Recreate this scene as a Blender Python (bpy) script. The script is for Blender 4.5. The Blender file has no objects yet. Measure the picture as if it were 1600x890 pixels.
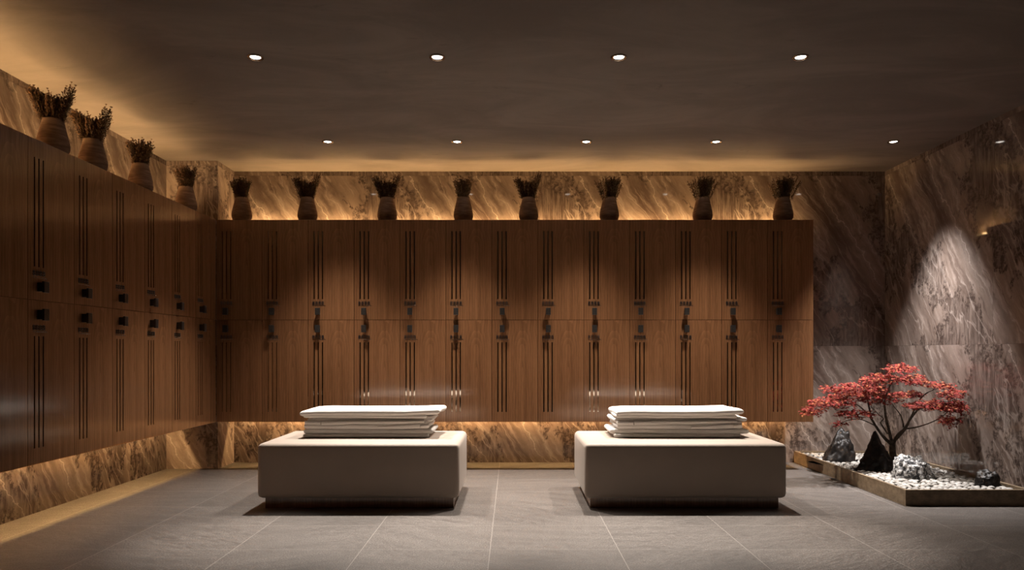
import bpy, bmesh, math, random
from mathutils import Vector, Matrix, noise
R = math.radians
PI = math.pi
scene = bpy.context.scene
COL = scene.collection
rnd = random.Random(7)

# ------------------------------------------------------------------ camera, world, exposure
CAM_H, FPX = 1.036, 1109.0
cam = bpy.data.cameras.new('camera')
cam.sensor_width = 36.0
cam.lens = FPX / 1600 * 36.0
cam.shift_y = 105.0 / 1600
cam.clip_start = 0.05
camo = bpy.data.objects.new('camera', cam)
camo.location = (0, 0, CAM_H)
camo.rotation_euler = (R(90), 0, 0)
COL.objects.link(camo)
scene.camera = camo
W = bpy.data.worlds.new('world')
scene.world = W
W.use_nodes = True
W.node_tree.nodes['Background'].inputs[0].default_value = (0.02, 0.016, 0.013, 1)
W.node_tree.nodes['Background'].inputs[1].default_value = 1.0
vs = scene.view_settings
vs.view_transform = 'Standard'
vs.look = 'None'
vs.gamma = 1.0
vs.use_curve_mapping = False
vs.exposure = 0.0
cy = scene.cycles
cy.use_denoising = True
cy.sample_clamp_indirect = 4.0
cy.max_bounces = 8
cy.diffuse_bounces = 5
cy.caustics_reflective = False

# light levels
STRIP_COL = (1.0, 0.60, 0.25)
STRIP_TOP, STRIP_LOW = 52.0, 165.0
P_BACK, P_FRONT, P_TREE = 460.0, 310.0, 620.0
SPOT_COL = (1.0, 0.90, 0.80)
TREE_COL = (1.0, 0.95, 0.93)

# room dimensions
XL, XR, YB, YF, ZC = -3.073, 3.51, 6.68, -2.2, 2.736
LF = 6.18            # face of the back lockers
LX = -2.575          # face of the left lockers
LBOT, LDIV, LTOP = 0.428, 1.3175, 2.190

# ------------------------------------------------------------------ node helpers
class NT:
    def __init__(s, name):
        s.m = bpy.data.materials.new(name)
        s.m.use_nodes = True
        s.t = s.m.node_tree
        s.b = s.t.nodes['Principled BSDF']
    def n(s, typ, **kw):
        nd = s.t.nodes.new(typ)
        for k, v in kw.items():
            setattr(nd, k, v)
        return nd
    def put(s, sock, v):
        if hasattr(v, 'is_output'):
            s.t.links.new(v, sock)
        elif v is not None:
            sock.default_value = v
    def math(s, op, a, b=None, c=None, clamp=False):
        nd = s.n('ShaderNodeMath', operation=op, use_clamp=clamp)
        s.put(nd.inputs[0], a)
        if b is not None: s.put(nd.inputs[1], b)
        if c is not None: s.put(nd.inputs[2], c)
        return nd.outputs[0]
    def mapr(s, v, a, b, c=0.0, d=1.0, smooth=True):
        nd = s.n('ShaderNodeMapRange')
        nd.interpolation_type = 'SMOOTHSTEP' if smooth else 'LINEAR'
        s.put(nd.inputs[0], v)
        for i, q in enumerate((a, b, c, d)):
            s.put(nd.inputs[i + 1], q)
        return nd.outputs[0]
    def mix(s, f, a, b, mode='MIX'):
        nd = s.n('ShaderNodeMix', data_type='RGBA', blend_type=mode)
        s.put(nd.inputs[0], f)
        s.put(nd.inputs[6], a if hasattr(a, 'is_output') else (*a, 1))
        s.put(nd.inputs[7], b if hasattr(b, 'is_output') else (*b, 1))
        return nd.outputs[2]
    def noise(s, vec, scale=1.0, detail=3.0, rough=0.5, dist=0.0, color=False):
        nd = s.n('ShaderNodeTexNoise')
        s.put(nd.inputs['Vector'], vec)
        nd.inputs['Scale'].default_value = scale
        nd.inputs['Detail'].default_value = detail
        nd.inputs['Roughness'].default_value = rough
        nd.inputs['Distortion'].default_value = dist
        return nd.outputs['Color' if color else 'Fac']
    def obj(s):
        return s.n('ShaderNodeTexCoord').outputs['Object']
    def sep(s, v):
        nd = s.n('ShaderNodeSeparateXYZ')
        s.put(nd.inputs[0], v)
        return nd.outputs
    def comb(s, x, y, z=0.0):
        nd = s.n('ShaderNodeCombineXYZ')
        s.put(nd.inputs[0], x); s.put(nd.inputs[1], y); s.put(nd.inputs[2], z)
        return nd.outputs[0]
    def bump(s, h, strength=0.3, dist=0.01):
        nd = s.n('ShaderNodeBump')
        nd.inputs['Strength'].default_value = strength
        nd.inputs['Distance'].default_value = dist
        s.put(nd.inputs['Height'], h)
        s.t.links.new(nd.outputs[0], s.b.inputs['Normal'])
    def out(s, col=None, rough=0.5, spec=0.5, metal=0.0):
        if col is not None:
            s.put(s.b.inputs['Base Color'], col if hasattr(col, 'is_output') else (*col, 1))
        s.put(s.b.inputs['Roughness'], rough)
        s.put(s.b.inputs['Specular IOR Level'], spec)
        s.put(s.b.inputs['Metallic'], metal)
        return s.m

def mat_marble(name, axis, u0, sign=1):
    k = NT(name)
    o = k.sep(k.obj())
    u = k.math('FLOORED_MODULO', k.math('MULTIPLY', k.math('SUBTRACT', o[axis], u0), sign), 1.6)
    v = k.math('FLOORED_MODULO', k.math('SUBTRACT', o[2], 1.096), 1.6)
    p = k.comb(u, v, 0.0)
    warp = k.n('ShaderNodeVectorMath', operation='MULTIPLY_ADD')
    k.put(warp.inputs[0], k.noise(p, 1.5, 5, 0.58, color=True))
    warp.inputs[1].default_value = (0.30, 0.30, 0.0)
    k.put(warp.inputs[2], p)
    q = k.sep(warp.outputs[0])
    # along / across the slant of the layers
    al = k.math('SUBTRACT', k.math('MULTIPLY', q[0], 0.50), k.math('MULTIPLY', q[1], 0.86))
    ac = k.math('ADD', k.math('MULTIPLY', q[0], 0.86), k.math('MULTIPLY', q[1], 0.50))
    layer = k.noise(k.comb(k.math('MULTIPLY', ac, 3.0), k.math('MULTIPLY', al, 0.7)), 1.0, 7, 0.58, 0.2)
    fine = k.noise(k.comb(k.math('MULTIPLY', ac, 20.0), k.math('MULTIPLY', al, 3.0)), 1.0, 7, 0.62)
    grit = k.noise(p, 60.0, 4, 0.7)
    cloud = k.noise(p, 2.6, 4, 0.55)
    col = k.mix(k.mapr(layer, 0.34, 0.66), (0.150, 0.108, 0.088), (0.330, 0.262, 0.222))
    col = k.mix(k.math('MULTIPLY', k.mapr(cloud, 0.5, 0.7), 0.30), col, (0.42, 0.345, 0.300))
    col = k.mix(k.math('MULTIPLY', k.mapr(fine, 0.50, 0.68), 0.50), col, (0.54, 0.45, 0.395))
    col = k.mix(k.math('MULTIPLY', k.mapr(fine, 0.47, 0.32), 0.55), col, (0.090, 0.062, 0.050))
    # brushed, streaked zone with a ragged lower rim
    edge = k.noise(k.comb(k.math('MULTIPLY', u, 6.0), k.math('MULTIPLY', v, 2.2)), 1.0, 8, 0.72, 0.5)
    mass = k.noise(p, 1.25, 3, 0.5)
    sel = k.math('ADD', mass, k.math('MULTIPLY', k.math('SUBTRACT', edge, 0.5), 0.42))
    mm = k.mapr(sel, 0.505, 0.565)
    down = k.noise(k.comb(k.math('MULTIPLY', u, 30.0), k.math('MULTIPLY', v, 3.2)), 1.0, 7, 0.72, 0.35)
    dark = k.mix(k.mapr(down, 0.36, 0.68), (0.070, 0.048, 0.039), (0.31, 0.245, 0.21))
    col = k.mix(k.math('MULTIPLY', mm, 0.85), col, dark)
    shade = k.math('MULTIPLY', k.mapr(sel, 0.490, 0.512), k.mapr(sel, 0.585, 0.53))
    ragged = k.mapr(k.noise(p, 24.0, 6, 0.7), 0.40, 0.58)
    col = k.mix(k.math('MULTIPLY', k.math('MULTIPLY', shade, ragged), 0.85), col, (0.050, 0.034, 0.028))
    # pale mineral veins running with the slant
    ln = k.math('ABSOLUTE', k.math('SUBTRACT', k.noise(k.comb(k.math('MULTIPLY', ac, 2.2), k.math('MULTIPLY', al, 0.4), 3.7), 1.0, 5, 0.55, 0.1), 0.5))
    vein = k.math('MULTIPLY', k.mapr(ln, 0.008, 0.0), 0.40)
    col = k.mix(vein, col, (0.62, 0.53, 0.47))
    wob = k.noise(p, 2.6, 6, 0.6)
    wob2 = k.noise(p, 11.0, 4, 0.6)
    for (a, b, w, kk, st) in ((0.16, 0.62, 0.010, 0.34, 0.85), (0.34, 0.66, 0.006, 0.30, 0.5), (0.80, 0.56, 0.011, 0.36, 0.8), (0.94, 0.52, 0.006, 0.34, 0.55)):
        cu = k.math('MULTIPLY_ADD', k.math('SUBTRACT', 1.6, v), b, a - kk * 0.5 - 0.03)
        cu = k.math('ADD', cu, k.math('MULTIPLY', wob, kk))
        cu = k.math('ADD', cu, k.math('MULTIPLY', wob2, 0.07))
        d = k.math('ABSOLUTE', k.math('SUBTRACT', u, cu))
        core = k.math('MULTIPLY', k.mapr(d, w, 0.001), st)
        halo = k.math('MULTIPLY', k.mapr(d, w * 8, 0.0), 0.25)
        fade = k.mapr(v, 0.30, 0.8)
        col = k.mix(k.math('MULTIPLY', k.math('MAXIMUM', core, halo), fade), col, (0.64, 0.55, 0.49))
    col = k.mix(k.math('MULTIPLY', k.mapr(grit, 0.45, 0.7), 0.12), col, (0.15, 0.11, 0.09))
    # tight joints between the slabs
    ju = k.math('MINIMUM', u, k.math('SUBTRACT', 1.6, u))
    jv = k.math('MINIMUM', v, k.math('SUBTRACT', 1.6, v))
    j = k.mapr(k.math('MINIMUM', ju, jv), 0.0022, 0.0008)
    col = k.mix(k.math('MULTIPLY', j, 0.5), col, (0.11, 0.085, 0.07))
    return k.out(col, k.mapr(grit, 0.3, 0.8, 0.03, 0.08), 0.55)

def mat_wood():
    k = NT('walnut')
    o = k.sep(k.obj())
    x, z = o[0], o[2]
    zl = k.noise(k.comb(2.3, k.math('MULTIPLY', z, 1.7), 0.0), 1.0, 2, 0.4)
    dz = k.math('MULTIPLY', k.math('SUBTRACT', zl, 0.42), 0.24)
    wv = k.noise(k.comb(k.math('MULTIPLY', x, 9.0), k.math('MULTIPLY', z, 1.6)), 1.0, 3, 0.5)
    xx = k.math('ADD', k.math('SUBTRACT', x, 0.288), k.math('MULTIPLY', wv, 0.05))
    rr = k.math('SQRT', k.math('ADD', k.math('POWER', xx, 2.0), k.math('POWER', dz, 2.0)))
    ring = k.math('FRACT', k.math('ADD', k.math('MULTIPLY', rr, 48.0), k.math('MULTIPLY', wv, 1.2)))
    ring = k.math('SUBTRACT', 1.0, k.math('POWER', ring, 2.2))
    band = k.noise(k.comb(k.math('MULTIPLY', x, 22.0), k.math('MULTIPLY', z, 0.7)), 1.0, 4, 0.55)
    fib = k.noise(k.comb(k.math('MULTIPLY', x, 330.0), k.math('MULTIPLY', z, 7.0)), 1.0, 4, 0.6)
    pore = k.noise(k.comb(k.math('MULTIPLY', x, 520.0), k.math('MULTIPLY', z, 22.0)), 1.0, 2, 0.5)
    col = k.mix(k.mapr(band, 0.3, 0.7), (0.164, 0.072, 0.031), (0.275, 0.131, 0.058))
    col = k.mix(k.math('MULTIPLY', ring, 0.48), col, (0.115, 0.050, 0.023))
    col = k.mix(k.math('MULTIPLY', k.mapr(fib, 0.42, 0.68), 0.36), col, (0.333, 0.169, 0.077))
    col = k.mix(k.math('MULTIPLY', k.mapr(pore, 0.60, 0.74), 0.5), col, (0.109, 0.049, 0.023))
    k.bump(fib, 0.22, 0.002)
    return k.out(col, k.mapr(fib, 0.3, 0.7, 0.13, 0.19), 0.9)

def mat_floor():
    k = NT('stone_floor_tiles')
    o = k.sep(k.obj())
    TX, TY = 0.675, 0.515
    u = k.math('ADD', o[0], 0.115 + TX * 20)
    v = k.math('SUBTRACT', o[1], 4.245 - TY * 20)
    iu = k.math('FLOOR', k.math('DIVIDE', u, TX))
    iv = k.math('FLOOR', k.math('DIVIDE', v, TY))
    wn = k.n('ShaderNodeTexWhiteNoise', noise_dimensions='2D')
    k.put(wn.inputs['Vector'], k.comb(iu, iv))
    h = wn.outputs['Value']
    hc = k.sep(wn.outputs['Color'])
    # streaks: per tile slightly different lay
    ang = k.math('MULTIPLY', k.math('SUBTRACT', hc[1], 0.5), 1.6)
    ca, sa = k.math('COSINE', ang), k.math('SINE', ang)
    su = k.math('ADD', k.math('MULTIPLY', u, ca), k.math('MULTIPLY', v, sa))
    sv = k.math('SUBTRACT', k.math('MULTIPLY', v, ca), k.math('MULTIPLY', u, sa))
    off = k.math('MULTIPLY', h, 40.0)
    st = k.noise(k.comb(k.math('MULTIPLY', su, 1.6), k.math('MULTIPLY', sv, 11.0), off), 1.0, 6, 0.70, 0.2)
    fine = k.noise(k.comb(k.math('MULTIPLY', su, 22.0), k.math('MULTIPLY', sv, 95.0), off), 1.0, 3, 0.6)
    grain = k.noise(k.obj(), 130.0, 3, 0.75)
    col = k.mix(k.mapr(st, 0.36, 0.64), (0.106, 0.092, 0.084), (0.191, 0.170, 0.155))
    col = k.mix(k.math('MULTIPLY', k.mapr(fine, 0.38, 0.68), 0.75), col, (0.238, 0.214, 0.197))
    col = k.mix(k.math('MULTIPLY', k.mapr(grain, 0.60, 0.42), 0.92), col, (0.064, 0.054, 0.048))
    col = k.mix(k.math('MULTIPLY', h, 0.42), col, (0.080, 0.070, 0.063))
    fu = k.math('FLOORED_MODULO', u, TX)
    fv = k.math('FLOORED_MODULO', v, TY)
    ju = k.math('MINIMUM', fu, k.math('SUBTRACT', TX, fu))
    jv = k.math('MINIMUM', fv, k.math('SUBTRACT', TY, fv))
    col = k.mix(k.math('MULTIPLY', k.mapr(ju, 0.0022, 0.0010), 0.75), col, (0.340, 0.310, 0.284))
    col = k.mix(k.math('MULTIPLY', k.mapr(jv, 0.0040, 0.0016), 0.45), col, (0.271, 0.247, 0.225))
    k.bump(grain, 0.5, 0.002)
    return k.out(col, k.mapr(fine, 0.3, 0.7, 0.42, 0.58), 0.4)

def mat_ceiling():
    k = NT('plaster_ceiling')
    c = k.obj()
    o = k.sep(c)
    big = k.noise(k.comb(k.math('MULTIPLY', o[0], 0.7), k.math('MULTIPLY', o[1], 1.6)), 1.0, 6, 0.62, 1.4)
    trow = k.noise(k.comb(k.math('MULTIPLY', o[0], 2.6), k.math('MULTIPLY', o[1], 7.0)), 1.0, 9, 0.70, 0.7)
    patch = k.noise(c, 0.9, 3, 0.5)
    col = k.mix(k.mapr(big, 0.3, 0.7), (0.164, 0.138, 0.120), (0.232, 0.198, 0.174))
    dark = k.math('MULTIPLY', k.mapr(trow, 0.60, 0.72), k.mapr(patch, 0.42, 0.62))
    col = k.mix(k.math('MULTIPLY', dark, 0.8), col, (0.092, 0.074, 0.064))
    lt = k.math('MULTIPLY', k.mapr(trow, 0.42, 0.30), 0.25)
    col = k.mix(lt, col, (0.288, 0.248, 0.216))
    k.bump(trow, 0.10, 0.01)
    return k.out(col, 0.72, 0.25)

def mat_plain(name, col, rough=0.5, spec=0.5, metal=0.0, var=0.0, scale=40.0, bump=0.0, bscale=None):
    k = NT(name)
    c = k.obj()
    if var:
        f = k.noise(c, scale, 4, 0.6)
        c1 = tuple(x * (1 - var) for x in col)
        c2 = tuple(min(1, x * (1 + var)) for x in col)
        colr = k.mix(k.mapr(f, 0.3, 0.7), c1, c2)
    else:
        colr = col
    if bump:
        k.bump(k.noise(c, bscale or scale, 3, 0.6), bump, 0.002)
    return k.out(colr, rough, spec, metal)

def mat_emit(name, col, st):
    k = NT(name)
    k.b.inputs['Base Color'].default_value = (0.8, 0.8, 0.8, 1)
    k.b.inputs['Emission Color'].default_value = (*col, 1)
    k.b.inputs['Emission Strength'].default_value = st
    return k.m

def mat_clay():
    k = NT('brushed_clay')
    o = k.sep(k.obj())
    s = k.noise(k.comb(k.math('MULTIPLY', o[0], 9.0), k.math('MULTIPLY', o[1], 9.0), k.math('MULTIPLY', o[2], 75.0)), 1.0, 5, 0.6, 0.4)
    b = k.noise(k.obj(), 14.0, 4, 0.6)
    col = k.mix(k.mapr(s, 0.3, 0.7), (0.162, 0.101, 0.071), (0.308, 0.215, 0.159))
    col = k.mix(k.math('MULTIPLY', k.mapr(b, 0.5, 0.75), 0.4), col, (0.120, 0.074, 0.053))
    k.bump(s, 0.22, 0.004)
    return k.out(col, 0.78, 0.25)

def mat_leaf(name, c1, c2, c3):
    k = NT(name)
    g = k.n('ShaderNodeNewGeometry')
    rr = g.outputs['Random Per Island']
    col = k.mix(k.mapr(rr, 0.0, 0.7, smooth=False), c1, c2)
    col = k.mix(k.mapr(rr, 0.76, 0.92), col, c3)
    k.b.inputs['Subsurface Weight'].default_value = 0.0
    return k.out(col, 0.6, 0.18)

def mat_bark():
    k = NT('bark')
    n1 = k.noise(k.obj(), 60.0, 5, 0.6)
    col = k.mix(k.mapr(n1, 0.35, 0.7), (0.040, 0.026, 0.019), (0.13, 0.095, 0.065))
    k.bump(n1, 0.5, 0.004)
    return k.out(col, 0.6, 0.4)

def mat_rock(name, c1, c2, c3, f3, rough):
    k = NT(name)
    c = k.obj()
    n1 = k.noise(c, 16.0, 7, 0.65, 0.6)
    n2 = k.noise(c, 34.0, 6, 0.7, 0.4)
    col = k.mix(k.mapr(n1, 0.35, 0.65), c1, c2)
    col = k.mix(k.mapr(n2, f3, f3 + 0.07), col, c3)
    k.bump(n2, 0.35, 0.006)
    return k.out(col, rough, 0.25)

def mat_kerb():
    k = NT('travertine')
    o = k.sep(k.obj())
    n1 = k.noise(k.comb(k.math('MULTIPLY', o[0], 14.0), k.math('MULTIPLY', o[1], 14.0), k.math('MULTIPLY', o[2], 22.0)), 1.0, 6, 0.65)
    n2 = k.noise(k.obj(), 90.0, 4, 0.7)
    col = k.mix(k.mapr(n1, 0.3, 0.7), (0.16, 0.115, 0.072), (0.30, 0.225, 0.145))
    col = k.mix(k.math('MULTIPLY', k.mapr(n2, 0.55, 0.75), 0.5), col, (0.11, 0.075, 0.045))
    k.bump(n2, 0.2, 0.003)
    return k.out(col, 0.5, 0.4)

def mat_pebble():
    k = NT('pebble_stone')
    info = k.n('ShaderNodeNewGeometry').outputs['Random Per Island']
    oi = k.n('ShaderNodeObjectInfo').outputs['Random']
    r = k.math('FRACT', k.math('ADD', k.math('MULTIPLY', info, 7.31), k.math('MULTIPLY', oi, 3.77)))
    n1 = k.noise(k.obj(), 35.0, 4, 0.6)
    col = k.mix(r, (0.24, 0.222, 0.20), (0.56, 0.54, 0.505))
    col = k.mix(k.math('MULTIPLY', k.mapr(r, 0.93, 0.97), 0.6), col, (0.19, 0.145, 0.105))
    col = k.mix(k.math('MULTIPLY', k.mapr(n1, 0.5, 0.75), 0.25), col, (0.26, 0.22, 0.185))
    return k.out(col, 0.5, 0.4)

def mat_fabric(name, c, rough=0.85, sc=900.0):
    k = NT(name)
    n1 = k.noise(k.obj(), sc, 2, 0.5)
    n2 = k.noise(k.obj(), 5.0, 3, 0.5)
    col = k.mix(k.mapr(n2, 0.3, 0.7), tuple(x * 0.95 for x in c), c)
    k.bump(n1, 0.12, 0.0015)
    k.b.inputs['Sheen Weight'].default_value = 0.12
    return k.out(col, rough, 0.3)

M = dict(
    marble_x=mat_marble('marble_along_x', 0, 0.48),
    marble_y=mat_marble('marble_along_y', 1, 5.18),
    marble_r=mat_marble('marble_right_wall', 1, 5.18, -1),
    wood=mat_wood(), floor=mat_floor(), ceiling=mat_ceiling(),
    carcass=mat_plain('dark_carcass', (0.05, 0.026, 0.014), 0.6, 0.3, var=0.2),
    inlay=mat_plain('bronze_mirror_inlay', (0.42, 0.35, 0.28), 0.06, 0.5, 1.0),
    black=mat_plain('black_metal', (0.022, 0.020, 0.019), 0.32, 0.5, 0.0, var=0.15),
    handle=mat_plain('dark_handle_metal', (0.060, 0.053, 0.048), 0.30, 0.5, 0.6, var=0.1),
    chrome=mat_plain('chrome', (0.75, 0.70, 0.64), 0.14, 0.5, 1.0),
    ring=mat_plain('downlight_rim', (0.42, 0.34, 0.27), 0.22, 0.5, 1.0),
    lens=mat_emit('lamp_lens', (1.0, 0.93, 0.84), 9.0),
    strip_t=mat_emit('warm_led_top', STRIP_COL, STRIP_TOP),
    strip_l=mat_emit('warm_led_low', STRIP_COL, STRIP_LOW),
    leather=mat_fabric('cream_upholstery', (0.43, 0.360, 0.305), 0.55, 700.0),
    plinth=mat_wood(), towel=mat_fabric('white_towelling', (0.83, 0.80, 0.77), 0.9, 500.0),
    hem=mat_fabric('woven_towel_hem', (0.86, 0.83, 0.80), 0.7, 1200.0),
    clay=mat_clay(), bark=mat_bark(), kerb=mat_kerb(), pebble=mat_pebble(),
    box=mat_leaf('dry_box_leaves', (0.050, 0.027, 0.014), (0.105, 0.056, 0.026), (0.15, 0.078, 0.034)),
    stem=mat_plain('dry_stem', (0.07, 0.042, 0.022), 0.8, 0.2),
    maple=mat_leaf('red_maple_leaves', (0.130, 0.010, 0.010), (0.330, 0.038, 0.028), (0.44, 0.150, 0.060)),
    rock=mat_rock('black_rock', (0.007, 0.006, 0.006), (0.026, 0.021, 0.018), (0.13, 0.082, 0.050), 0.60, 0.42),
    rock_w=mat_rock('white_mottled_rock', (0.016, 0.016, 0.017), (0.11, 0.11, 0.115), (0.62, 0.61, 0.60), 0.47, 0.45),
    gravel=mat_plain('gravel_bed', (0.13, 0.115, 0.10), 0.9, 0.2, var=0.4, scale=120.0),
)

# ------------------------------------------------------------------ mesh helpers
def empty(name, loc, rotz=0.0):
    o = bpy.data.objects.new(name, None)
    o.empty_display_size = 0.1
    o.location = loc
    o.rotation_euler = (0, 0, rotz)
    COL.objects.link(o)
    return o

def tag(o, label, cat, group=None, kind=None):
    o['label'] = label
    if cat: o['category'] = cat
    if group: o['group'] = group
    if kind: o['kind'] = kind
    return o

def obj(name, bm, mat, parent=None, smooth=False, loc=None):
    me = bpy.data.meshes.new(name)
    bm.normal_update()
    bm.to_mesh(me)
    bm.free()
    me.materials.append(mat)
    if smooth:
        for p in me.polygons:
            p.use_smooth = True
    o = bpy.data.objects.new(name, me)
    if parent: o.parent = parent
    if loc is not None: o.location = loc
    COL.objects.link(o)
    return o

def struct(name, bm, mat):
    o = obj(name, bm, mat)
    o['kind'] = 'structure'
    return o

def box(bm, x0, x1, y0, y1, z0, z1, bev=0.0, seg=2):
    vs_ = [bm.verts.new((x, y, z)) for z in (z0, z1) for y in (y0, y1) for x in (x0, x1)]
    f = [(0, 2, 3, 1), (4, 5, 7, 6), (0, 1, 5, 4), (2, 6, 7, 3), (0, 4, 6, 2), (1, 3, 7, 5)]
    fs = [bm.faces.new([vs_[i] for i in q]) for q in f]
    if bev:
        es = list({e for q in fs for e in q.edges})
        bmesh.ops.bevel(bm, geom=es, offset=bev, segments=seg, profile=0.5, affect='EDGES')
    return bm

def lathe(bm, prof, n=40):
    rings = []
    for r, z in prof:
        if r < 1e-6:
            rings.append([bm.verts.new((0, 0, z))])
        else:
            rings.append([bm.verts.new((r * math.cos(2 * PI * i / n), r * math.sin(2 * PI * i / n), z)) for i in range(n)])
    for a, b in zip(rings, rings[1:]):
        if len(a) == 1 and len(b) == 1: continue
        for i in range(n):
            j = (i + 1) % n
            if len(a) == 1: bm.faces.new((a[0], b[j], b[i]))
            elif len(b) == 1: bm.faces.new((a[i], a[j], b[0]))
            else: bm.faces.new((a[i], a[j], b[j], b[i]))
    return bm

def tube(bm, pts, rad, n=8):
    pts = [Vector(p) for p in pts]
    rings = []
    for i, p in enumerate(pts):
        d = (pts[min(i + 1, len(pts) - 1)] - pts[max(i - 1, 0)]).normalized()
        a = d.orthogonal().normalized() if i == 0 else (rings[-1][1] - d * rings[-1][1].dot(d)).normalized()
        b = d.cross(a)
        r = rad[i] if isinstance(rad, (list, tuple)) else rad
        rings.append(([bm.verts.new(p + (a * math.cos(2 * PI * k / n) + b * math.sin(2 * PI * k / n)) * r) for k in range(n)], a))
    for (r0, _), (r1, _) in zip(rings, rings[1:]):
        for k in range(n):
            bm.faces.new((r0[k], r0[(k + 1) % n], r1[(k + 1) % n], r1[k]))
    bm.faces.new(rings[0][0][::-1])
    bm.faces.new(rings[-1][0])
    return bm

def smooth_path(pts, n=6):
    P = [Vector(p) for p in pts]
    out = []
    for i in range(len(P) - 1):
        p0, p1, p2, p3 = P[max(i - 1, 0)], P[i], P[i + 1], P[min(i + 2, len(P) - 1)]
        for k in range(n):
            t = k / n
            out.append(0.5 * ((2 * p1) + (p2 - p0) * t + (2 * p0 - 5 * p1 + 4 * p2 - p3) * t * t + (3 * p1 - p0 - 3 * p2 + p3) * t ** 3))
    out.append(P[-1])
    return out

def copy_tree(o, parent=None):
    c = o.copy()
    COL.objects.link(c)
    if parent: c.parent = parent
    for ch in list(o.children):
        copy_tree(ch, c)
    return c

def world_pt(px, py, Y):
    """a pixel of the photograph at distance Y -> point"""
    return Vector(((px - 800) * Y / FPX, Y, CAM_H - (py - 550) * Y / FPX))

ORD = ['', 'first', 'second', 'third', 'fourth', 'fifth', 'sixth', 'seventh', 'eighth', 'ninth', 'tenth', 'eleventh', 'twelfth', 'thirteenth']

# ------------------------------------------------------------------ room shell
T = 0.12
struct('floor', box(bmesh.new(), XL - T, XR + T, YF - T, YB + T, -0.1, 0), M['floor'])
struct('ceiling', box(bmesh.new(), XL - T, XR + T, YF - T, YB + T, ZC, ZC + 0.1), M['ceiling'])
struct('wall_back', box(bmesh.new(), XL - T, XR + T, YB, YB + T, 0, ZC), M['marble_x'])
struct('wall_left', box(bmesh.new(), XL - T, XL, YF, YB, 0, ZC), M['marble_y'])
struct('wall_right', box(bmesh.new(), XR, XR + T, YF, YB, 0, ZC), M['marble_r'])
struct('wall_front', box(bmesh.new(), XL - T, XR + T, YF - T, YF, 0, ZC), M['marble_x'])
def corner_pier():
    bm = box(bmesh.new(), XL, -2.615, 6.31, YB, 0, ZC)
    return bm
pier = struct('wall_corner', corner_pier(), M['marble_x'])
pier.data.materials.append(M['marble_y'])
for p in pier.data.polygons:
    if abs(p.normal.x) > 0.5: p.material_index = 1
# battens that carry the lockers off the wall (hidden behind them)
struct('trim_1', box(bmesh.new(), -2.56, 2.60, 6.586, YB, 0.530, 2.142), M['carcass'])
struct('trim_2', box(bmesh.new(), XL, XL + 0.092, 2.60, 6.15, 0.530, 2.142), M['carcass'])

# ------------------------------------------------------------------ warm light strips behind the lockers
def strip(x0, x1, y0, y1, z0, z1, mat, label):
    o = obj('light_strip', box(bmesh.new(), x0, x1, y0, y1, z0, z1), mat)
    tag(o, label, 'light strip', 'warm light strips around the lockers')
strip(-2.56, 2.60, 6.602, 6.654, 2.142, 2.150, M['strip_t'], 'warm light strip glowing along the wall behind the tops of the back lockers')
strip(-3.047, -2.995, 2.60, 6.15, 2.142, 2.150, M['strip_t'], 'warm light strip glowing along the wall behind the tops of the left lockers')
strip(-2.56, 2.60, 6.622, 6.634, 0.522, 0.530, M['strip_l'], 'warm light strip under the back lockers washing the marble skirting zone')
strip(-3.027, -3.015, 2.60, 6.15, 0.522, 0.530, M['strip_l'], 'warm light strip under the left lockers washing the wall and floor edge')

# ------------------------------------------------------------------ ceiling downlights
def make_downlight():
    root = empty('downlight', (0, 0, 0))
    obj('trim_ring', lathe(bmesh.new(), [(0.0465, 0.0), (0.0465, -0.004), (0.0435, -0.0075), (0.0385, -0.0075), (0.0295, -0.001), (0.0295, 0.0)], 40), M['ring'], root, True)
    obj('lens', lathe(bmesh.new(), [(0.0, -0.0055), (0.018, -0.005), (0.0285, -0.0015), (0.0285, 0.0)], 32), M['lens'], root, True)
    return root
dl = make_downlight()
def downlight(first, x, y, label, power, angle, blend, col, radius=0.045):
    o = dl if first else copy_tree(dl)
    o.location = (x, y, ZC)
    tag(o, label, 'ceiling light', 'recessed ceiling downlights')
    L = bpy.data.lights.new('spot', 'SPOT')
    L.energy = power; L.color = col; L.spot_size = R(angle); L.spot_blend = blend; L.shadow_soft_size = radius
    lo = bpy.data.objects.new('spot', L)
    lo.location = (x, y, ZC - 0.03)
    COL.objects.link(lo)
    return o, lo
pend = []
for i, x in enumerate((-1.488, -0.444, 0.599, 1.648)):
    pend.append(downlight(i == 0, x, 5.73, '%s from the left in the far row of round downlights, near the lockers' % ORD[i + 1], P_BACK, 82, 1.0, SPOT_COL))
    pend[-1][1].rotation_euler = (R(-13), 0, 0)      # tilted lamp, aimed at the benches
for i, x in enumerate((-1.479, -0.431, 0.616, 1.663)):
    pend.append(downlight(False, x, 4.09, '%s from the left in the near row of four round downlights' % ORD[i + 1], P_FRONT, 31, 1.0, SPOT_COL))
    pend[-1][1].rotation_euler = (R(-3.5), 0, 0)
pend.append(downlight(False, 3.08, 5.73, 'rightmost downlight of the far row, set above the red maple by the marble wall', P_TREE, 66, 1.0, TREE_COL))
for o, lo in pend:      # the light belongs to its fitting
    lo.parent = o
    lo.location = (0, 0, -0.03)

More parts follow.
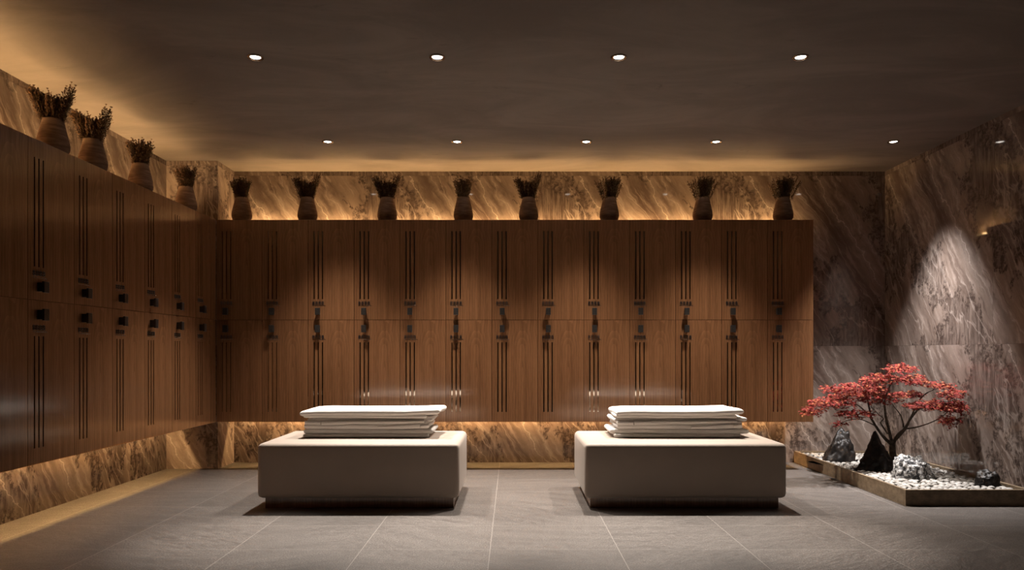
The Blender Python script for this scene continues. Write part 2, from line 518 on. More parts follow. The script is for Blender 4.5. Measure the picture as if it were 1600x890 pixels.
# ------------------------------------------------------------------ lockers
PW = 0.40
def make_locker(h, upper):
    """origin: bottom left front corner; door faces -Y"""
    root = empty('locker', (0, 0, 0))
    g = 0.0016
    bm = bmesh.new()
    box(bm, 0.0006, PW - 0.0006, 0.020, 0.400, 0.0004, h - 0.0004)
    obj('body', bm, M['wood'], root)
    # slots
    sx = (0.0526, 0.0885, 0.1245)
    sw = 0.0105
    if upper: s0, s1 = 0.181, 0.771
    else: s0, s1 = h - 0.80, h - 0.195
    x0, x1, z0, z1 = g, PW - g, g, h - g
    bm = bmesh.new()
    cuts = [x0] + [q for c in sx for q in (c - sw / 2, c + sw / 2)] + [x1]
    box(bm, x0, x1, 0.0, 0.0185, z0, s0)
    box(bm, x0, x1, 0.0, 0.0185, s1, z1)
    for k in range(0, len(cuts), 2):
        box(bm, cuts[k], cuts[k + 1], 0.0, 0.0185, s0, s1)
    bmesh.ops.remove_doubles(bm, verts=bm.verts, dist=1e-5)
    # drop the internal faces where the boxes touch
    seen = {}
    for f in bm.faces:
        seen.setdefault(tuple(round(c, 4) for c in f.calc_center_median()), []).append(f)
    door = obj('door', bm, M['wood'], root)
    for c in sx:
        obj('slot_inlay', box(bmesh.new(), c - sw / 2, c + sw / 2, 0.0035, 0.017, s0, s1), M['inlay'], door)
    zz = (lambda d: d) if upper else (lambda d: h - d)
    # number
    zn = 0.1325 if upper else h - 0.1615
    cu = bpy.data.curves.new('locker_number', 'FONT')
    cu.body = '8888'
    cu.size = 0.0395
    cu.extrude = 0.0015
    cu.space_character = 1.16
    tmp = bpy.data.objects.new('tmp', cu)
    COL.objects.link(tmp)
    bpy.context.view_layer.update()
    dg = bpy.context.evaluated_depsgraph_get()
    me = bpy.data.meshes.new_from_object(tmp.evaluated_get(dg))
    COL.objects.unlink(tmp)
    bpy.data.objects.remove(tmp)
    xs = [v.co.x for v in me.vertices]; ys = [v.co.y for v in me.vertices]
    kx = 0.101 / (max(xs) - min(xs)); ky = 0.0285 / (max(ys) - min(ys))
    for v in me.vertices:
        v.co = Vector(((v.co.x - min(xs)) * kx + 0.0366, -0.0016 - v.co.z, (v.co.y - min(ys)) * ky + zn))
    me.materials.clear(); me.materials.append(M['black'])
    me.name = 'locker_number'
    num = bpy.data.objects.new('locker_number', me)
    num.parent = door
    COL.objects.link(num)
    # fine chrome script line below the number
    bm = bmesh.new()
    r2 = random.Random(3 if upper else 5)
    zb = zn - 0.0085
    xk = 0.0366
    while xk < 0.150:
        w = r2.uniform(0.004, 0.010)
        a = [(xk + w * t, -0.0012, zb + r2.uniform(-0.003, 0.003)) for t in (0, 0.33, 0.66, 1.0)]
        tube(bm, smooth_path(a, 3), 0.0008, 5)
        xk += w * 0.9
    sc_ = obj('script_line', bm, M['chrome'], door, True)
    sc_['label'] = 'thin chrome script line'
    # knob: square plate on a square neck
    hz0, hz1 = (0.0425, 0.1025) if upper else (h - 0.109, h - 0.046)
    bm = box(bmesh.new(), 0.0690, 0.1105, -0.043, -0.030, hz0, hz1, 0.0015)
    hd = obj('handle', bm, M['handle'], door)
    hd['label'] = 'dark metal lock handle'
    return root, hd

def add_neck(hd, h, upper):
    hz0, hz1 = (0.0425, 0.1025) if upper else (h - 0.109, h - 0.046)
    bm = box(bmesh.new(), 0.0745, 0.105, -0.030, 0.0, hz0 + 0.006, hz1 - 0.006)
    me = hd.data
    b2 = bmesh.new(); b2.from_mesh(me)
    box(b2, 0.0745, 0.105, -0.030, 0.0, hz0 + 0.006, hz1 - 0.006)
    b2.to_mesh(me); b2.free(); bm.free()

HU, HL = LTOP - LDIV, LDIV - LBOT
lock_u, hdu = make_locker(HU, True); add_neck(hdu, HU, True)
lock_l, hdl = make_locker(HL, False); add_neck(hdl, HL, False)
used = {'u': False, 'l': False}
def place_locker(row, loc, rz, label, group):
    src = lock_u if row == 'u' else lock_l
    o = copy_tree(src) if used[row] else src
    used[row] = True
    o.location = loc
    o.rotation_euler = (0, 0, rz)
    tag(o, label, 'locker', group)
NB = 13
def where(i):
    if i == 0: return 'in the corner next to the left lockers'
    if i == NB - 1: return 'at the right end nearest the maple'
    if i < 7: return '%s from the left end' % ORD[i + 1]
    return '%s from the right end' % ORD[NB - i]
for i in range(NB):
    X = LX + i * PW
    place_locker('u', (X, LF, LDIV), 0, 'upper walnut locker on the back wall, %s' % where(i), 'upper lockers on the back wall')
    place_locker('l', (X, LF, LBOT), 0, 'lower walnut locker on the back wall, %s' % where(i), 'lower lockers on the back wall')
NL = 9
for i in range(NL):
    Y = LF - 0.005 - (i + 1) * PW
    wh = 'in the corner by the back lockers' if i == 0 else '%s from the corner' % ORD[i + 1]
    place_locker('u', (LX, Y, LDIV), R(90), 'upper walnut locker on the left wall, %s' % wh, 'upper lockers on the left wall')
    place_locker('l', (LX, Y, LBOT), R(90), 'lower walnut locker on the left wall, %s' % wh, 'lower lockers on the left wall')

# ------------------------------------------------------------------ upholstered benches
def rounded_block(bm, x0, x1, y0, y1, z0, z1, r, seg=6):
    box(bm, x0, x1, y0, y1, z0, z1, r, seg)
    return bm
BW, BD = 1.338, 0.80
def make_bench():
    root = empty('bench', (0, 0, 0))
    obj('plinth', box(bmesh.new(), -BW / 2 + 0.042, BW / 2 - 0.042, 0.05, BD - 0.05, 0, 0.071, 0.001, 1), M['plinth'], root)
    s = obj('upholstered_seat', rounded_block(bmesh.new(), -BW / 2, BW / 2, 0, BD, 0.07, 0.433, 0.034), M['leather'], root, True)
    return root
b1 = make_bench()
b1.location = (-1.0165, 4.68, 0)
tag(b1, 'cream upholstered block bench on a dark plinth, the left one', 'bench', 'cream benches')
b2 = copy_tree(b1)
b2.location = (1.1485, 4.68, 0)
tag(b2, 'cream upholstered block bench on a dark plinth, the right one near the maple', 'bench', 'cream benches')

# ------------------------------------------------------------------ folded towels
def lobe(bm, x0, x1, y0, y1, zb, t, seed, sag=0.004, nx=72, ny=26, rr=None, lift=None, ends=0.02):
    """one folded fold of cloth: a thin slab with round edges, wavering rims and slight creases"""
    rr = rr or t * 0.55
    off = Vector((seed * 7.13, seed * 3.7, seed * 1.9))
    def edge(c, n, k):
        return noise.noise(Vector((c * k, n, 0)) + off)
    def spread(i, n):
        s = i / n
        return 0.5 - 0.5 * math.cos(PI * (s * 0.86 + 0.07)) if False else s
    top, bot = {}, {}
    us = [0, .003, .008, .016, .03] + [0.03 + 0.94 * i / (nx - 1) for i in range(1, nx - 1)] + [.97, .984, .992, .997, 1]
    vs2 = [0, .006, .016, .035, .065] + [0.065 + 0.87 * i / (ny - 1) for i in range(1, ny - 1)] + [.935, .965, .984, .994, 1]
    Lx, Ly = x1 - x0, y1 - y0
    for i, uu in enumerate(us):
        for j, vv in enumerate(vs2):
            yf = y0 + 0.010 * edge(uu * Lx, 1.3, 3.0) + 0.004 * edge(uu * Lx, 4.3, 9.0)
            yb = y1 + 0.010 * edge(uu * Lx, 2.3, 3.0)
            xl = x0 + ends * edge(vv * Ly, 5.1, 5.0)
            xr = x1 + ends * edge(vv * Ly, 6.7, 5.0)
            x = xl + (xr - xl) * uu
            y = yf + (yb - yf) * vv
            d = min(uu * Lx, (1 - uu) * Lx, vv * Ly, (1 - vv) * Ly)
            q = min(d / rr, 1.0)
            th = math.sqrt(max(0.0, 1 - (1 - q) ** 2))
            cr = 0.0025 * noise.noise(Vector((x * 2.5, y * 7, zb * 9)) + off) + 0.0012 * noise.noise(Vector((x * 9 + y * 6, y * 16, 3)) + off)
            mid = zb + t * 0.5 + (lift(uu, vv) if lift else 0.0)
            fr = 0.0035 * noise.noise(Vector((x * 3.2, 8.8, zb * 20)) + off) * (1 - q)
            top[i, j] = bm.verts.new((x, y, mid + t * 0.5 * th + cr * th + fr))
            if th > 1e-6:
                bot[i, j] = bm.verts.new((x, y, mid - t * 0.5 * th + 0.3 * cr * th + fr))
            else:
                bot[i, j] = top[i, j]
    n1, n2 = len(us), len(vs2)
    for i in range(n1 - 1):
        for j in range(n2 - 1):
            bm.faces.new((top[i, j], top[i + 1, j], top[i + 1, j + 1], top[i, j + 1]))
            q = [bot[i, j + 1], bot[i + 1, j + 1], bot[i + 1, j], bot[i, j]]
            u_ = []
            for w in q:
                if w not in u_: u_.append(w)
            if len(u_) >= 3:
                try: bm.faces.new(u_)
                except ValueError: pass

def hem(bm, xa, xb, yf, za, zb_, h, seed, slope=0.0):
    """a flat hem lying over the front of the fold"""
    n = 30
    rows = []
    for i in range(n + 1):
        s = i / n
        x = xa + (xb - xa) * s
        z = za + (zb_ - za) * s + 0.0012 * noise.noise(Vector((x * 6, seed, 0)))
        hh = h * (1 - slope * s)
        yy = yf + 0.003 * noise.noise(Vector((x * 5, seed + 4, 0)))
        rows.append([bm.verts.new(p) for p in ((x, yy + 0.030, z + hh * 0.55), (x, yy + 0.004, z + hh * 0.5), (x, yy, z + hh * 0.3), (x, yy - 0.001, z - hh * 0.3), (x, yy + 0.002, z - hh * 0.5), (x, yy + 0.026, z - hh * 0.45))])
    for a, b in zip(rows, rows[1:]):
        for k in range(len(a)):
            bm.faces.new((a[k], b[k], b[(k + 1) % 6], a[(k + 1) % 6]))
    bm.faces.new(rows[0][::-1]); bm.faces.new(rows[-1])

def towel(loc, parts, hems, label, group):
    root = empty('folded_towel', loc)
    bm = bmesh.new()
    for a in parts: lobe(bm, *a[0], **a[1])
    obj('folded_cloth', bm, M['towel'], root, True)
    for hh in hems:
        bm = bmesh.new(); hem(bm, *hh)
        obj('hem', bm, M['hem'], root, True)
    tag(root, label, 'towel', group)

def stack(cx, side, mirror, grp):
    y0 = 5.005
    zt = 0.4335
    pos = 'left bench' if mirror else 'right bench'
    W2 = 0.475
    s0 = 1 if mirror else 20
    def wave(a, k, ph, tip=0.0, left=0.0):
        def f(u, v):
            return a * math.sin(k * u + ph) * (1 - 0.5 * v) + tip * max(0, (u - 0.80) / 0.20) ** 0.8 - left * max(0, (0.10 - u) / 0.10)
        return f
    ro = 0.0 if mirror else 0.03       # rolled ends poke out further on one of the stacks
    lo = 0.0 if mirror else -0.035
    towel((cx, y0, zt),
          [((-W2 + 0.000, W2 - 0.06, 0.004, 0.40, 0.001, 0.024, s0), {'lift': wave(0.0, 3, 0)}),
           ((-W2 + 0.005 + lo, W2 - 0.025 + ro, 0.022, 0.38, 0.022, 0.036, s0 + 1), {'lift': wave(0.003, 5, 1.0, 0.002), 'ends': 0.012})],
          [(-W2 + 0.012, -W2 + 0.132, 0.000, 0.014, 0.014, 0.017, 1.0), (-W2 + 0.134, W2 - 0.12, -0.004, 0.015, 0.008, 0.017, 2.0, 0.7)],
          'bottom white folded towel of the stack on the %s' % pos, grp)
    towel((cx, y0, zt + 0.062),
          [((-W2 + 0.016, W2 - 0.055, -0.004, 0.395, 0.000, 0.034, s0 + 2), {'lift': wave(0.003, 4, 2.4)}),
           ((-W2 + 0.022, W2 - (0.075 if mirror else 0.05), 0.008, 0.392, 0.026, 0.026, s0 + 6), {'lift': wave(0.004, 3, 0.3)}),
           ((-W2 + 0.03 + lo, W2 - 0.035 + ro, 0.028, 0.39, 0.044, 0.030, s0 + 3), {'lift': wave(0.003, 6, 0.2, 0.004), 'ends': 0.012})],
          [(-W2 + 0.018, -W2 + 0.132, -0.004, 0.043, 0.039, 0.022, 3.0), (-W2 + 0.135, W2 - 0.09, -0.006, 0.040, 0.052, 0.024, 4.0, 0.6),
           (0.06, W2 - 0.115, -0.012, 0.010, 0.022, 0.016, 5.0, -0.6), (W2 - 0.112, W2 - 0.055, -0.006, 0.020, 0.026, 0.016, 6.0)],
          'middle white folded towel of the stack on the %s' % pos, grp)
    def top_lift(u, v):
        return 0.010 * max(0, (u - 0.76) / 0.24) ** 0.8 * (1 - 0.4 * v) - 0.006 * max(0, (0.12 - u) / 0.12)
    towel((cx, y0, zt + 0.139),
          [((-W2 + 0.012, W2 - (0.075 if mirror else 0.085), 0.000, 0.40, -0.002, 0.026, s0 + 4), {'lift': wave(0.002, 4, 1.2)}),
           ((-W2 - (0.010 if mirror else -0.015), W2 + (0.028 if mirror else -0.045), -0.012, 0.41, 0.014, 0.044, s0 + 5), {'lift': top_lift, 'rr': 0.034})],
          [],
          'top white folded towel of the stack on the %s' % pos, grp)
stack(-1.005, 1, True, 'white towels stacked on the left bench')
stack(1.200, 1, False, 'white towels stacked on the right bench')

# ------------------------------------------------------------------ clay vases with dry greenery
def vase_mesh():
    prof = [(0.0, 0.0), (0.052, 0.0), (0.062, 0.004), (0.078, 0.026), (0.0865, 0.052), (0.0875, 0.070), (0.084, 0.095), (0.076, 0.132),
            (0.067, 0.170), (0.0585, 0.205), (0.0560, 0.218), (0.0545, 0.222), (0.0510, 0.222), (0.0490, 0.216), (0.052, 0.19), (0.058, 0.15), (0.05, 0.13), (0.0, 0.13)]
    pts = []
    bm = bmesh.new()
    lathe(bm, prof, 48)
    return bm

def add_leaf(bm, p, d, up, L, wd):
    s = d.cross(up)
    if s.length < 1e-4: s = d.orthogonal()
    s.normalize()
    n = s.cross(d).normalized()
    a = bm.verts.new(p)
    b = bm.verts.new(p + d * L * 0.45 + s * wd * 0.5 + n * L * 0.06)
    c = bm.verts.new(p + d * L - n * L * 0.10)
    e = bm.verts.new(p + d * L * 0.45 - s * wd * 0.5 + n * L * 0.06)
    bm.faces.new((a, b, c)); bm.faces.new((a, c, e))

def greenery(kind, seed):
    r = random.Random(seed)
    leaves, stems = bmesh.new(), bmesh.new()
    n = {'v': 40, 'round': 36, 'bush': 40}[kind]
    for i in range(n):
        az = r.uniform(0, 2 * PI)
        if kind == 'v':
            side = -1 if i % 2 else 1
            lean = r.uniform(0.12, 0.38) if i < 28 else r.uniform(0.0, 0.15)
            dx, dy = side * lean, r.uniform(-0.22, 0.22)
            Ln = (0.115 + 0.115 * (abs(dx) / 0.38)) * r.uniform(0.88, 1.06)
        elif kind == 'round':
            dx, dy = 0.36 * math.cos(az) * r.uniform(0.2, 1), 0.36 * math.sin(az) * r.uniform(0.2, 1)
            Ln = r.uniform(0.15, 0.195) * (1 - 0.35 * abs(dx))
        else:
            dx, dy = r.uniform(-0.30, 0.46), r.uniform(-0.3, 0.3)
            Ln = r.uniform(0.15, 0.19) * (1 + 0.25 * max(dx, 0))
        base = Vector((r.uniform(-0.030, 0.030) + dx * 0.05, r.uniform(-0.03, 0.03), 0.150))
        d0 = Vector((dx * 0.75, dy * 0.75, 1)).normalized()
        d1 = Vector((dx * 1.35 + r.uniform(-.12, .12), dy * 1.35 + r.uniform(-.12, .12), 1)).normalized()
        pts = [base]
        K = 9
        for k in range(1, K + 1):
            t = k / K
            pts.append(pts[-1] + (d0 * (1 - t) + d1 * t) * ((Ln + 0.065) / K))
        tube(stems, pts, [0.0016 - 0.0011 * k / K for k in range(K + 1)], 4)
        nl = 56
        for k in range(nl):
            t = 0.22 + 0.70 * (k + r.random()) / nl
            f = t * K
            i0 = min(int(f), K - 1)
            p = pts[i0].lerp(pts[i0 + 1], f - i0)
            ax = (pts[i0 + 1] - pts[i0]).normalized()
            a = k * 2.4 + r.uniform(-.5, .5)
            o1 = ax.orthogonal().normalized(); o2 = ax.cross(o1)
            out = (o1 * math.cos(a) + o2 * math.sin(a))
            d = (out * r.uniform(0.7, 1.1) + ax * r.uniform(0.35, 0.8)).normalized()
            # small side twig carrying a few leaves
            add_leaf(leaves, p, d, ax, r.uniform(0.014, 0.023), r.uniform(0.010, 0.014))
            if k % 2 == 0:
                q = p + d * r.uniform(0.010, 0.018)
                add_leaf(leaves, q, (d + ax * 0.8).normalized(), ax, r.uniform(0.012, 0.020), r.uniform(0.009, 0.012))
        tip = pts[-1]
        for k in range(6):
            a = k * 1.05
            add_leaf(leaves, tip, Vector((math.cos(a) * .7, math.sin(a) * .7, 0.8)).normalized(), Vector((0, 0, 1)), 0.012, 0.007)
    return leaves, stems

def make_potted(kind, seed):
    root = empty('potted_plant', (0, 0, 0))
    obj('vase', vase_mesh(), M['clay'], root, True)
    lv, st = greenery(kind, seed)
    f = obj('foliage', lv, M['box'], root)
    obj('stems', st, M['stem'], f)
    return root
protos = {k: make_potted(k, s) for k, s in (('v', 4), ('round', 9), ('bush', 15))}
pused = set()
def place_pot(kind, loc, rz, label, group):
    o = protos[kind] if kind not in pused else copy_tree(protos[kind])
    pused.add(kind)
    o.location = loc
    o.rotation_euler = (0, 0, rz)
    tag(o, label, 'potted plant', group)
PY = 6.33
shape = {'v': 'wide spreading sprigs', 'round': 'compact upright sprigs', 'bush': 'bushy right-leaning sprigs'}
for i, (px, kd, rz) in enumerate(((378, 'round', 0.3), (480.5, 'v', 0.0), (605, 'v', 0.12), (724, 'round', 2.2), (826, 'v', -0.25), (952, 'bush', 0.25), (1098, 'bush', 0.0), (1223.5, 'bush', -0.3))):
    where_ = 'leftmost' if i == 0 else ('rightmost' if i == 7 else '%s from the left' % ORD[i + 1])
    place_pot(kd, ((px - 800) * PY / FPX, PY, LTOP), rz, 'clay vase with %s, %s on the back lockers' % (shape[kd], where_), 'clay vases on the back lockers')
PX = -2.72
for i, (px, kd, rz) in enumerate(((83, 'v', 0.35), (145, 'v', 0.15), (219.5, 'round', 1.0), (290.5, 'round', 0.1))):
    Y = PX * FPX / (px - 800)
    where_ = ('nearest the camera', 'second nearest the camera', 'third from the camera', 'nearest the back corner')[i]
    place_pot(kd, (PX, Y, LTOP), rz, 'clay vase with %s, left lockers, %s' % (shape[kd], where_), 'clay vases on the left lockers')

# ------------------------------------------------------------------ corner planter
KX0, KY0, KH = 2.655, 4.787, 0.108
pl = empty('planter', (3.08, 5.73, 0))
def kerb_bm():
    bm = bmesh.new()
    t = 0.022
    x0, x1, y0, y1 = KX0, XR - 0.001, KY0, YB - 0.001
    def ring(z):
        o_ = [(x0, y0), (x1, y0), (x1, y1), (x0, y1)]
        i_ = [(x0 + t, y0 + t), (x1 - t, y0 + t), (x1 - t, y1 - t), (x0 + t, y1 - t)]
        return [bm.verts.new((a - 3.08, b - 5.73, z)) for a, b in o_], [bm.verts.new((a - 3.08, b - 5.73, z)) for a, b in i_]
    o0, i0 = ring(0); o1, i1 = ring(KH)
    for k in range(4):
        j = (k + 1) % 4
        bm.faces.new((o0[k], o0[j], o1[j], o1[k]))
        bm.faces.new((i0[j], i0[k], i1[k], i1[j]))
        bm.faces.new((o1[k], o1[j], i1[j], i1[k]))
        bm.faces.new((o0[j], o0[k], i0[k], i0[j]))
    return bm
obj('kerb', kerb_bm(), M['kerb'], pl)
BEDZ = 0.078
obj('gravel_bed', box(bmesh.new(), KX0 + 0.022 - 3.08, XR - 0.023 - 3.08, KY0 + 0.022 - 5.73, YB - 0.023 - 5.73, 0.0, BEDZ), M['gravel'], pl)
tag(pl, 'low stone-kerbed planter bed in the right corner under the red maple', 'planter')

# rocks ---------------------------------------------------------------
rock_foot = []
def make_rock(name, c, size, peak, seed, mat, label, rough=0.05, nside=8, tilt=(18, 40), cap=None):
    """a stone bounded by chipped faces; size = half-width, half-depth, height; peak = sideways shift of the summit"""
    r = random.Random(seed)
    bm = bmesh.new()
    bmesh.ops.create_icosphere(bm, subdivisions=5, radius=1.0)
    off = Vector((seed * 3.1, seed * 5.7, seed * 2.3))
    planes = []
    for i in range(nside):
        a = 2 * PI * (i + r.uniform(-.3, .3)) / nside
        e = R(r.uniform(*tilt))
        planes.append((Vector((math.cos(a) * math.cos(e), math.sin(a) * math.cos(e), math.sin(e))), r.uniform(0.74, 0.95)))
    for i in range(nside):
        a = 2 * PI * r.random(); e = R(r.uniform(-10, 60))
        planes.append((Vector((math.cos(a) * math.cos(e), math.sin(a) * math.cos(e), math.sin(e))), r.uniform(0.84, 1.05)))
    if cap: planes.append((Vector((r.uniform(-.3, .3), r.uniform(-.3, .1), 1)).normalized(), cap))
    zm = 0
    for v in bm.verts:
        d = v.co.normalized()
        d = Vector((d.x, d.y, d.z)) 
        rad = min(k / max(n.dot(d), 0.05) for n, k in planes)
        rad = min(rad, 2.3)
        cell = noise.voronoi(d * 2.6 + off)[0]
        rad *= 1 + rough * (1.6 * (cell[1] - cell[0]) - 0.5) + rough * 1.3 * noise.noise(d * 3.5 + off) + rough * 0.9 * (1 - 2 * abs(noise.noise(d * 6.5 + off))) + rough * 0.5 * noise.noise(d * 15 + off)
        v.co = d * rad
        zm = max(zm, v.co.z)
    for v in bm.verts:
        z = max(v.co.z, 0) / zm
        v.co = Vector(((v.co.x + peak * z) * size[0], v.co.y * size[1], max(z, -0.0) * size[2]))
    bmesh.ops.remove_doubles(bm, verts=bm.verts, dist=1e-5)
    o = obj(name, bm, mat, None, True, c)
    tag(o, label, 'rock', 'rocks in the planter')
    rock_foot.append((c[0], c[1], size[0], size[1]))
    return o
def bed(px, Y): return ((px - 800) * Y / FPX, Y, BEDZ)
make_rock('rock', bed(1311, 6.20), (0.140, 0.115, 0.300), 0.22, 3, M['rock'], 'dark pointed rock at the back left of the planter', 0.07, 6, (20, 34))
make_rock('rock', bed(1369, 5.72), (0.165, 0.120, 0.325), 0.10, 9, M['rock'], 'largest dark jagged rock, left of the maple trunk', 0.07, 7, (20, 34))
make_rock('rock', bed(1427, 5.36), (0.155, 0.110, 0.185), 0.0, 14, M['rock_w'], 'rounded rock mottled white and grey, right of the maple trunk', 0.08, 9, (5, 45), 0.72)
make_rock('rock', bed(1543, 5.06), (0.088, 0.075, 0.125), 0.0, 21, M['rock'], 'small dark rock at the right by the marble wall', 0.07, 6, (0, 20), 0.85)

# pebbles -------------------------------------------------------------
TRX, TRY = 3.115, 5.80
def pebble_mesh(seed):
    r = random.Random(seed)
    bm = bmesh.new()
    bmesh.ops.create_icosphere(bm, subdivisions=2, radius=1.0)
    a, b, c = r.uniform(0.021, 0.027), r.uniform(0.016, 0.020), r.uniform(0.009, 0.0125)
    off = Vector((seed * 2.2, 1.7 * seed, 0))
    for v in bm.verts:
        k = 1 + 0.16 * noise.noise(v.co * 1.1 + off)
        v.co = Vector((v.co.x * a * k, v.co.y * b * k, v.co.z * c * k))
    return bm
peb_meshes = []
for s in range(10):
    bm = pebble_mesh(s + 1)
    me = bpy.data.meshes.new('pebble')
    bm.to_mesh(me); bm.free()
    me.materials.append(M['pebble'])
    for p in me.polygons: p.use_smooth = True
    peb_meshes.append(me)
spots = []
gx, gy = 0.0435, 0.0365
x = KX0 + 0.046
row = 0
y = KY0 + 0.044
while y < YB - 0.045:
    x = KX0 + 0.047 + (gx / 2 if row % 2 else 0)
    while x < XR - 0.047:
        X, Y = x + rnd.uniform(-.013, .013), y + rnd.uniform(-.010, .010)
        ok = all(((X - cx) / (sx + 0.012)) ** 2 + ((Y - cy_) / (sy + 0.012)) ** 2 > 1 for cx, cy_, sx, sy in rock_foot)
        if (X - TRX) ** 2 + (Y - TRY) ** 2 < 0.05 ** 2: ok = False
        if ok: spots.append((X, Y, rnd.uniform(0, PI), rnd.randrange(10), rnd.uniform(0.74, 1.2), rnd.uniform(-.3, .3), rnd.uniform(-.22, .22)))
        x += gx
    y += gy
    row += 1
spots.sort(key=lambda s: s[1])
PZ = BEDZ + 0.011
first = None
for X, Y, a, mi, sc_, tx, ty in spots[:300]:
    if first is None:
        o = bpy.data.objects.new('pebble', peb_meshes[mi])
        first = o
    else:
        o = first.copy()
        o.data = peb_meshes[mi]
    o.location = (X, Y, PZ)
    o.rotation_euler = (tx, ty, a)
    o.scale = (sc_, sc_, sc_)
    tag(o, 'smooth white pebble in the near part of the planter bed', 'pebble', 'white pebbles in the planter')
    COL.objects.link(o)
bm = bmesh.new()
for X, Y, a, mi, sc_, tx, ty in spots[300:]:
    mt = Matrix.Translation((X, Y, PZ)) @ Matrix.Rotation(a, 4, 'Z') @ Matrix.Rotation(tx, 4, 'X') @ Matrix.Scale(sc_, 4)
    n0 = len(bm.verts)
    bm.from_mesh(peb_meshes[mi])
    bm.verts.ensure_lookup_table()
    for v in bm.verts[n0:]:
        v.co = mt @ v.co
far = obj('pebbles', bm, M['pebble'], None, True)
tag(far, 'white pebbles filling the far part of the planter bed around the pointed rocks', 'pebbles', None, 'stuff')

# red maple -----------------------------------------------------------
tree = empty('maple_tree', (TRX, TRY, BEDZ))
tag(tree, 'small red-leaved maple tree growing from the pebble bed in the right corner', 'tree')
def zp(u, v, Y):      # point of the planter close-up -> local to the tree
    p = world_pt(1230 + u * 0.3257, 540 + v * 0.3257, Y)
    return p - Vector((TRX, TRY, BEDZ))
def limb(name, pts, r0, r1, n=9):
    r0 *= 0.86
    P = smooth_path(pts, 5)
    P = [p + Vector((noise.noise(p * 30), noise.noise(p * 30 + Vector((5, 0, 0))), 0)) * 0.003 for p in P]
    rad = [r0 + (r1 - r0) * (i / (len(P) - 1)) ** 0.8 for i in range(len(P))]
    return obj(name, tube(bmesh.new(), P, rad, n), M['bark'], tree, True)
limb('trunk', [(0, 0, -0.03), (0.0, 0, 0.02), zp(508, 540, TRY), zp(505, 500, TRY), zp(505, 455, TRY)], 0.036, 0.025, 12)
B = (505, 475)
limb('branch', [zp(*B, 5.80), zp(470, 445, 5.80), zp(435, 400, 5.82), zp(405, 350, 5.83), zp(395, 300, 5.83), zp(380, 240, 5.82)], 0.019, 0.005)
limb('branch', [zp(*B, 5.80), zp(492, 420, 5.78), zp(475, 350, 5.77), zp(468, 290, 5.76), zp(480, 220, 5.74), zp(520, 140, 5.72)], 0.018, 0.004)
limb('branch', [zp(*B, 5.80), zp(530, 430, 5.74), zp(560, 400, 5.68), zp(595, 345, 5.62), zp(640, 290, 5.56)], 0.019, 0.006)
limb('branch', [zp(515, 455, 5.78), zp(545, 425, 5.72), zp(575, 385, 5.66), zp(598, 330, 5.58), zp(650, 240, 5.55), zp(740, 195, 5.50)], 0.014, 0.003)
limb('branch', [zp(570, 398, 5.68), zp(620, 390, 5.60), zp(670, 375, 5.52), zp(725, 350, 5.46), zp(780, 310, 5.42)], 0.008, 0.003)
limb('branch', [zp(557, 390, 5.69), zp(552, 355, 5.68), zp(535, 320, 5.67), zp(500, 275, 5.66)], 0.008, 0.003)
limb('branch', [zp(480, 420, 5.80), zp(450, 370, 5.74), zp(462, 350, 5.72), zp(440, 330, 5.70), zp(400, 290, 5.66)], 0.008, 0.003)
limb('branch', [zp(415, 370, 5.82), zp(380, 320, 5.80), zp(330, 280, 5.76), zp(250, 255, 5.72), zp(150, 280, 5.68)], 0.008, 0.002)
limb('branch', [zp(425, 385, 5.82), zp(360, 355, 5.74), zp(300, 355, 5.70), zp(240, 380, 5.66)], 0.006, 0.002)
limb('branch', [zp(600, 330, 5.58), zp(640, 300, 5.50), zp(720, 270, 5.42), zp(800, 270, 5.40)], 0.007, 0.002)

def maple_leaf(bm, p, d, nrm, L):
    s = d.cross(nrm).normalized()
    nrm = s.cross(d).normalized()
    c = bm.verts.new(p)
    tips = ((-1.9, .55), (-1.0, .85), (0.0, 1.0), (1.0, .85), (1.9, .55))
    prev = None
    ring = []
    for k, (a, l) in enumerate(tips):
        ring.append(p + (d * math.cos(a) + s * math.sin(a)) * L * l - nrm * L * 0.22 * l)
        if k < 4:
            a2 = (a + tips[k + 1][0]) / 2
            ring.append(p + (d * math.cos(a2) + s * math.sin(a2)) * L * 0.30)
    st = p - d * L * 0.12
    vs_ = [bm.verts.new(q) for q in ring]
    b0 = bm.verts.new(st)
    bm.faces.new((c, b0, vs_[0]))
    for a, b in zip(vs_, vs_[1:]):
        bm.faces.new((c, a, b))
    bm.faces.new((c, vs_[-1], b0))

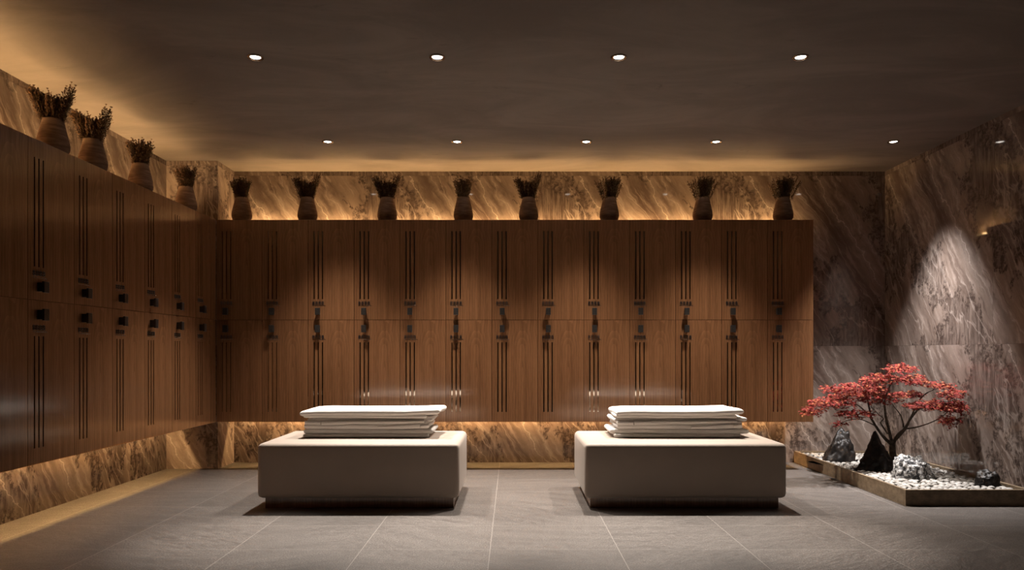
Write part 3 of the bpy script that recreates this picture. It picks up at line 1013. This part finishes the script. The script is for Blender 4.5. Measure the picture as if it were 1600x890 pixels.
pads = [ # u, v, half-width, half-height (close-up pixels), distance, leaf count
    (545, 112, 78, 20, 5.72, 230), (455, 160, 110, 22, 5.74, 330), (225, 208, 66, 13, 5.72, 110), (350, 208, 120, 30, 5.70, 470),
    (210, 275, 110, 28, 5.68, 430), (120, 312, 50, 20, 5.66, 150), (330, 328, 95, 18, 5.68, 240), (575, 232, 80, 16, 5.62, 210),
    (645, 175, 85, 10, 5.60, 150), (735, 193, 62, 11, 5.50, 130), (795, 232, 62, 20, 5.42, 230), (680, 285, 115, 22, 5.50, 380),
    (790, 290, 62, 32, 5.41, 300), (778, 358, 50, 28, 5.42, 190), (532, 263, 28, 5, 5.66, 26), (252, 374, 36, 9, 5.66, 40),
    (430, 245, 90, 34, 5.74, 330), (838, 300, 26, 30, 5.38, 90), (600, 150, 60, 12, 5.66, 100), (290, 240, 90, 22, 5.84, 230)]
rl = random.Random(11)
for (u, v, hw, hh, Y, cnt) in pads:
    bm = bmesh.new()
    cnt = int(cnt * 2.1)
    hh *= 1.3; hw *= 1.04
    # loose sprays: leaves gather along short drooping twigs inside the pad
    m = max(3, cnt // 16)
    done = 0
    while done < cnt:
        r = math.sqrt(rl.random()); a = rl.uniform(0, 2 * PI)
        cu_, cd = u + hw * r * math.cos(a), r * math.sin(a)
        zc = v + rl.uniform(-1, 0.85) * hh * math.sqrt(max(0.05, 1 - r * r))
        ctr = zp(cu_, zc, Y + cd * 0.17)
        ax = Vector((math.cos(a) * rl.uniform(.3, 1) * (1 if rl.random() < .8 else -1), rl.uniform(-.7, .5), rl.uniform(-.35, .15))).normalized()
        nl = rl.randint(5, 9)
        for k in range(nl):
            p = ctr + ax * (k - nl / 2) * 0.0095 + Vector((rl.uniform(-.010, .010), rl.uniform(-.012, .012), rl.uniform(-.006, .006)))
            if p.x + TRX > XR - 0.03: p.x = XR - 0.03 - TRX - rl.random() * 0.02
            d = (ax * rl.uniform(0.2, 1) + Vector((rl.uniform(-1, 1), rl.uniform(-1, 1), rl.uniform(-.45, .15)))).normalized()
            nn = Vector((rl.uniform(-.5, .5), rl.uniform(-.9, .2), 1)).normalized()
            maple_leaf(bm, p, d, nn, rl.uniform(0.013, 0.023))
            done += 1
    obj('foliage_cluster', bm, M['maple'], tree)
